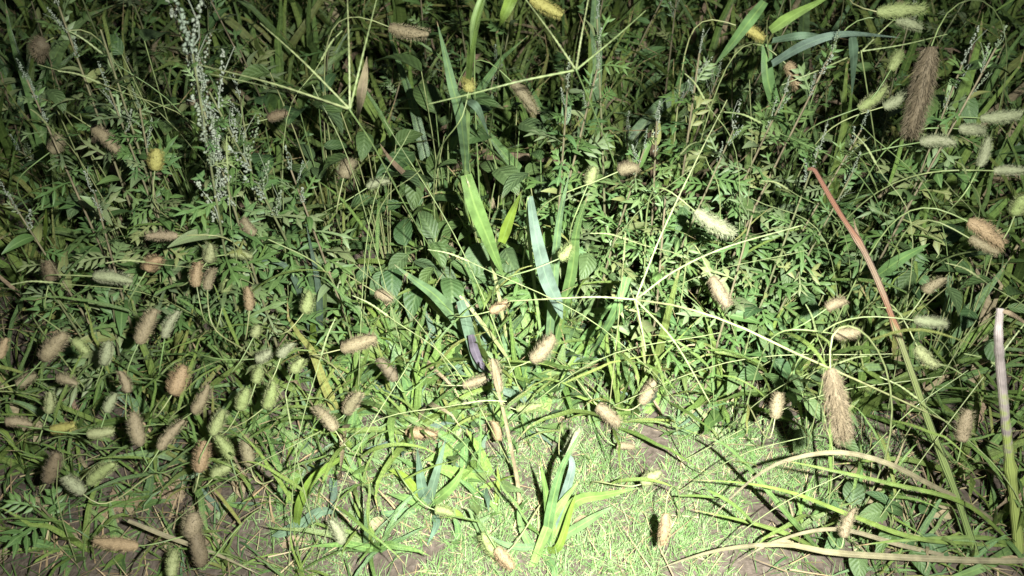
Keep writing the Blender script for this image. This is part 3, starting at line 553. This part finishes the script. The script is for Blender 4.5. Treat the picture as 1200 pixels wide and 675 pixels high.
# foxtail heads: x, y, angle, length, width (pixels), colour, height above ground
FOX = [(42, 55, 200, 30, 26, 'brown', .5), (183, 187, 80, 26, 21, 'yellow', .42), (268, 170, 75, 30, 15, 'green', .42), (125, 160, -30, 40, 18, 'tan', .42), (68, 170, 40, 26, 18, 'tan', .4),
 (192, 276, 178, 36, 14, 'tan', .36), (177, 307, 60, 27, 22, 'orange', .33), (228, 322, 100, 32, 16, 'orange', .32), (243, 326, 95, 30, 15, 'tan', .31), (132, 323, 2, 46, 19, 'pale', .34), (290, 268, 150, 24, 15, 'tan', .35), (265, 335, 80, 20, 16, 'green', .28),
 (293, 350, 86, 30, 14, 'orange', .28), (362, 356, 60, 27, 19, 'green', .26), (62, 406, 50, 46, 22, 'tan', .3), (95, 405, -35, 27, 15, 'green', .28), (125, 415, 70, 30, 15, 'pale', .27), (171, 382, 70, 46, 20, 'tan', .3), (195, 380, 80, 33, 15, 'pale', .3),
 (77, 442, 10, 24, 17, 'tan', .24), (30, 447, 20, 26, 16, 'tan', .25), (210, 446, 65, 36, 24, 'orange', .27), (309, 419, 10, 20, 16, 'pale', .22), (331, 410, 80, 21, 16, 'pale', .23), (347, 428, 70, 25, 17, 'green', .2), (302, 440, 80, 20, 16, 'green', .2), (2, 408, 80, 26, 14, 'orange', .3),
 (248, 298, 60, 26, 18, 'green', .32), (281, 296, 10, 28, 14, 'green', .32), (75, 502, 4, 38, 14, 'yellow', .22), (118, 508, 0, 32, 15, 'green', .22), (60, 472, 75, 30, 13, 'green', .22), (62, 548, 62, 52, 20, 'brown', .18), (118, 552, 45, 48, 19, 'green', .17), (88, 568, 130, 36, 17, 'pale', .16),
 (160, 504, 100, 40, 19, 'tan', .22), (197, 508, 65, 42, 17, 'tan', .22), (238, 472, 42, 42, 19, 'tan', .22), (255, 496, 65, 36, 18, 'green', .21), (285, 468, 70, 30, 18, 'green', .21), (320, 467, 45, 34, 20, 'green', .2), (236, 535, 84, 38, 20, 'orange', .17), (266, 523, 110, 38, 17, 'green', .17), (290, 528, 100, 37, 16, 'tan', .16), (257, 549, 60, 30, 20, 'green', .14),
 (384, 488, 120, 42, 19, 'tan', .15), (226, 615, 80, 36, 25, 'tan', .12), (236, 640, 85, 60, 22, 'brown', .1), (136, 638, 175, 50, 18, 'orange', .1), (202, 660, 90, 30, 17, 'green', .09), (128, 472, 75, 24, 15, 'pale', .22), (300, 388, 70, 20, 14, 'green', .26), (20, 492, 10, 30, 16, 'tan', .22), (150, 448, 80, 30, 15, 'tan', .25),
 (450, 347, -25, 28, 15, 'tan', .26), (420, 402, 20, 42, 19, 'tan', .2), (457, 432, 110, 36, 18, 'brown', .15), (585, 361, 20, 26, 14, 'orange', .24), (664, 298, 30, 22, 17, 'green', .32), (638, 412, 35, 42, 22, 'tan', .16), (583, 440, 95, 44, 15, 'tan', .16), (557, 449, 10, 30, 15, 'tan', .12),
 (494, 507, 2, 42, 16, 'orange', .045), (413, 470, 60, 44, 20, 'tan', .1), (620, 478, 8, 34, 13, 'green', .06), (713, 486, -40, 40, 18, 'tan', .06), (760, 461, 50, 30, 17, 'tan', .1), (733, 522, 0, 27, 10, 'tan', .03), (763, 560, 35, 34, 18, 'green', .07), (780, 620, -88, 42, 16, 'orange', .09), (590, 654, -55, 36, 18, 'orange', .05), (572, 640, 140, 30, 18, 'green', .05), (521, 597, 0, 28, 15, 'green', .06), (398, 622, 100, 36, 17, 'pale', .06), (672, 518, 60, 40, 16, 'pale', .1),
 (836, 264, -35, 56, 20, 'pale', .4), (843, 342, -65, 42, 18, 'tan', .3), (1158, 270, -25, 50, 22, 'orange', .42), (1153, 288, -30, 36, 14, 'tan', .4), (978, 354, 40, 24, 16, 'tan', .34), (990, 392, -5, 36, 16, 'tan', .32), (1091, 377, -5, 38, 15, 'pale', .34), (1091, 332, 60, 28, 19, 'tan', .36), (1082, 420, -65, 36, 18, 'green', .3), (1193, 240, 80, 28, 20, 'green', .44), (910, 475, 80, 38, 16, 'tan', .2),
 (1050, 70, 60, 32, 15, 'green', .5), (932, 85, -45, 36, 17, 'orange', .48), (1025, 118, 25, 42, 18, 'green', .46), (1055, 118, 20, 44, 18, 'pale', .46), (1096, 162, 15, 44, 18, 'pale', .45), (1142, 151, 0, 36, 17, 'pale', .45), (1172, 138, 0, 46, 16, 'pale', .46), (1154, 181, 60, 34, 14, 'pale', .44), (1181, 199, 5, 36, 14, 'pale', .44), (883, 36, -20, 36, 15, 'yellow', .54), (1130, 498, 85, 50, 20, 'tan', .22),
 (550, 98, 85, 20, 18, 'yellow', .5), (478, 40, -20, 48, 20, 'tan', .5), (616, 112, -45, 50, 17, 'tan', .42), (735, 195, 30, 30, 18, 'tan', .4), (405, 196, 80, 28, 20, 'tan', .4), (693, 206, 70, 24, 16, 'green', .38), (640, 8, -25, 46, 18, 'yellow', .56), (230, 118, 10, 28, 12, 'tan', .46), (1065, 26, -5, 40, 16, 'pale', .52), (440, 212, 40, 32, 14, 'pale', .36), (60, 318, 80, 24, 18, 'brown', .32), (585, 505, 80, 26, 14, 'orange', .06), (990, 612, 80, 40, 18, 'tan', .12), (325, 135, 20, 26, 14, 'brown', .44)]
for f in FOX: foxtail(*f, leaves=random.choice([1, 2, 2]) if f[6] > .12 else 1)
landmark('golden round seed head upper left', 183, 187); landmark('pale green seed head on the left', 132, 323); landmark('orange seed head on the left', 210, 446); landmark('orange seed head on the turf', 494, 507); landmark('rust seed head at the right', 1158, 270); landmark('orange seed head bottom left', 136, 638); landmark('pale seed heads at the right edge', 1165, 145); landmark('pale seed head above finger grass', 836, 264)

# curled dead leaves lying on the soil, most at the lower left
def dead_leaf_mesh():
    mb = MB(); a = uni(.4, 1.2); P = []
    for i in range(8):
        u = i / 7; P.append(Vector((u, uni(-.03, .03), .16 * math.sin(u * 3.1) * a + uni(-.02, .02))))
    ribbon(mb, P, uni(.35, .6), Vector((0, uni(-.3, .3), 1)), fold=uni(.4, 1.0), twist=uni(-1.2, 1.2), n=10, prof=lambda t: max(.06, math.sin(math.pi * min(1, t ** .8)) ** .7 * uni(.8, 1.1)))
    return mb.mesh('dead_leaf', 'dry')
DEAD = [dead_leaf_mesh() for _ in range(6)]
for px, py, l in ((170, 590, .06), (158, 608, .05), (190, 575, .045), (215, 590, .05), (250, 600, .045), (30, 640, .05), (85, 625, .045), (110, 600, .05), (280, 560, .04), (205, 640, .05), (60, 600, .04), (330, 640, .035), (450, 610, .03), (690, 612, .03), (1010, 575, .045), (1075, 600, .05), (930, 640, .04), (140, 570, .05), (260, 640, .04)):
    p = at(px, py, 0); p.z = gz(p.x, p.y) + .004
    o = obj('dead_leaf', random.choice(DEAD), None, place_m(p, uni(0, 6.28), R(uni(-12, 12)), l))
    o['category'] = 'dead leaf'; o['kind'] = 'thing'; o['group'] = 'dead leaves lying on the soil'; ITEMS.append((o, 'curled brown', pix(p), 'dead leaf'))
# mugwort: dark with grey plumes at the upper left, bright green at the upper right
used = []
for px, py, h, kd in ((225, 60, .62, 'grey'), (205, 20, .64, 'grey'), (240, 95, .56, 'grey'), (130, 110, .5, 'tip'), (165, 130, .48, 'tip'), (30, 90, .52, 'tip'), (70, 10, .6, 'tip'), (340, 195, .42, 'tip'), (110, 225, .4, 'tip'), (280, 110, .5, 'tip'), (10, 230, .4, 'tip'), (120, 40, .58, 'green'),
   (770, 140, .46, 'tip'), (700, 80, .52, 'tip'), (755, 175, .42, 'tip'), (665, 105, .5, 'tip'), (975, 60, .54, 'tip'), (1130, 70, .55, 'tip'), (1170, 50, .58, 'tip'), (1010, 150, .46, 'tip'), (820, 60, .54, 'tip'), (960, 175, .44, 'tip'), (1000, 200, .42, 'tip'), (885, 240, .38, 'green'), (920, 110, .5, 'tip'), (700, 20, .56, 'tip'), (60, 340, .27, 'green'), (130, 345, .25, 'green'), (45, 590, .12, 'green'), (780, 230, .38, 'green'), (860, 150, .44, 'tip')):
    p = at(px, py, h); lx, ly = uni(-.06, .06), uni(-.06, .03); used.append((p.x - lx, p.y - ly))
    mugwort((p.x - lx, p.y - ly, 0), h, (lx, ly), kd)
k = 0
while k < 900:
    k += 1; x = uni(-1.25, 1.25); y = uni(1.22, 2.15); px, py = pix((x, y, .35))
    if not (-60 < px < 1260 and -60 < py < 310): continue
    dens = .9 if (px > 640 or px < 300) else .3
    if py > 200: dens *= .4
    if px > 880 and py > 190: dens *= .25
    if rnd() > dens or not spaced(x, y, .088, used): continue
    h = uni(.32, .52) * min(1, .55 + (y - 1.2) * .8)
    mugwort((x, y, 0), h, (uni(-.07, .07), uni(-.09, .03)), random.choice(['tip', 'tip', 'green', 'green']) if px < 400 else random.choice(['green', 'green', 'tip']), uni(.042, .066))

# broad-leaved weeds
for px, py, n, l, h in ((510, 85, 6, .085, .4), (490, 160, 7, .075, .3), (575, 225, 6, .075, .24), (500, 265, 8, .07, .2), (520, 300, 7, .06, .16), (470, 290, 7, .06, .16), (600, 150, 7, .06, .32), (430, 150, 6, .07, .34), (560, 180, 6, .06, .3), (940, 285, 8, .075, .22), (910, 340, 8, .07, .18), (1040, 270, 7, .08, .26), (1090, 300, 6, .07, .26), (970, 320, 7, .07, .2), (1130, 60, 6, .09, .5), (380, 240, 6, .05, .22), (170, 300, 7, .05, .2), (100, 310, 7, .05, .2), (880, 400, 7, .06, .14), (930, 430, 8, .06, .12), (620, 290, 7, .05, .16), (1010, 610, 6, .06, .06), (700, 250, 6, .05, .26), (1140, 340, 6, .07, .22), (350, 90, 6, .06, .4), (160, 60, 6, .07, .45), (60, 120, 6, .06, .38), (300, 150, 7, .055, .33), (820, 200, 6, .06, .34), (1180, 330, 6, .07, .25), (640, 200, 7, .055, .3), (960, 480, 7, .05, .08), (1060, 600, 7, .06, .06)):
    p = at(px, py, h); broad((p.x, p.y, 0), n, l * (.72 if px > 850 else .9), h)

# narrow-leaved grass tufts everywhere else
gused = []; k = 0; cnt = 0
while k < 6000 and cnt < 290:
    k += 1; x = uni(-1.2, 1.2); y = uni(.5, 2.0); px, py = pix((x, y, .1))
    if not (-50 < px < 1250 and -30 < py < 700): continue
    o_ = openness(x, y)
    if rnd() < o_ * 1.25: continue
    if py < 260 and rnd() < .45: continue
    if not spaced(x, y, .062, gused): continue
    cnt += 1
    l = uni(.14, .26) if py > 300 else uni(.22, .42)
    if py > 520: l = uni(.09, .17)
    mixed = rnd() < (.28 if py > 240 else .15); ms = B_GRASS[:7] + B_THICK if mixed else B_GRASS
    tuft('grass_tuft', 'grass', 'narrow-leaved grass tufts', (x, y, 0), random.randint(12, 19), l, ms, random.choice(['narrow-bladed', 'thin-bladed']) if not mixed else 'broad-bladed', tilt=(3, 50), wscale=uni(1.0, 1.9), dry=.05 if px < 700 else .09, noun='grass tuft', ah=.55)

# thin flowering stalks crossing in front, most of them at the right
k = 0
STK = []
for i in range(64):
    px = uni(700, 1190) if i % 5 < 3 else uni(10, 560); py = uni(90, 560) if px > 600 else uni(60, 560)
    if px < 880 and py > 440 and px > 600: continue
    h = .18 + .36 * max(0, min(1, (560 - py) / 480)); tip = at(px, py, h); a = uni(0, 6.283); r_ = uni(.06, .3)
    g0 = Vector((tip.x + math.cos(a) * r_ * 1.3, tip.y + math.sin(a) * r_ * .6 + .03, 0)); g0.z = gz(g0.x, g0.y) - .002
    mid = g0.lerp(tip, .5) + Vector((0, 0, h * uni(.12, .3)))
    t = thing('flowering_grass_stalk', g0, 'grass stalk', 'thin flowering grass stalks', mid, 'thin pale' if i % 3 else 'thin green', noun='grass stalk')
    mb = MB(); tube(mb, [Vector((0, 0, 0)), mid - g0, tip - g0], .0009, .0005, 4, 12); obj('stem', mb.mesh('stem', 'spike' if i % 3 else 'stem'), t)
    l = uni(.09, .16); obj('blade', random.choice(B_GRASS), t, place_m((mid - g0) * uni(.5, .9), uni(0, 6.28), R(uni(20, 60)), l, 0, l * 1.4))
    if i % 2:
        d = (tip - mid).normalized(); mb = MB(); tube(mb, [tip - g0, tip - g0 + d * .03 + Vector((0, 0, -.004)), tip - g0 + d * .06 + Vector((0, 0, -.016))], .0016, .0006, 5, 18, bumps=.25); obj('spike', mb.mesh('spike', 'spike'), t)

# ------------------------------------------------------------------ labels: which one of its kind, from the nearest thing one can find
ORD = ['nearest', 'second', 'third', 'fourth', 'fifth', 'sixth', 'seventh', 'eighth', 'ninth', 'tenth', 'eleventh', 'twelfth', 'thirteenth', 'fourteenth', 'fifteenth', 'sixteenth', 'seventeenth', 'eighteenth', 'nineteenth', 'twentieth']
DIRS = ['right of', 'upper right of', 'above', 'upper left of', 'left of', 'lower left of', 'below', 'lower right of']
cells = {}
for e, desc, (px, py), noun in ITEMS:
    best = min(LAND, key=lambda l: math.hypot(l[1] - px, l[2] - py)); dx, dy = px - best[1], best[2] - py; ds = math.hypot(dx, dy)
    if ds < 6 and 'seed head' in noun: key = (desc, noun, 'at', best[0])
    else: key = (desc, noun, DIRS[int(round(math.degrees(math.atan2(dy, dx)) / 45)) % 8], best[0])
    cells.setdefault(key, []).append((ds, e))
for (desc, noun, d, lm), L_ in cells.items():
    L_.sort(key=lambda a: a[0])
    for i, (ds, e) in enumerate(L_):
        if d == 'at': e['label'] = 'the %s itself, a fuzzy foxtail' % lm
        elif len(L_) == 1: e['label'] = '%s %s %s the %s' % (desc, noun, d, lm)
        else: e['label'] = '%s %s %s %s the %s' % (ORD[min(i, 19)], desc, noun, d, lm)
print('objects', len(bpy.data.objects))
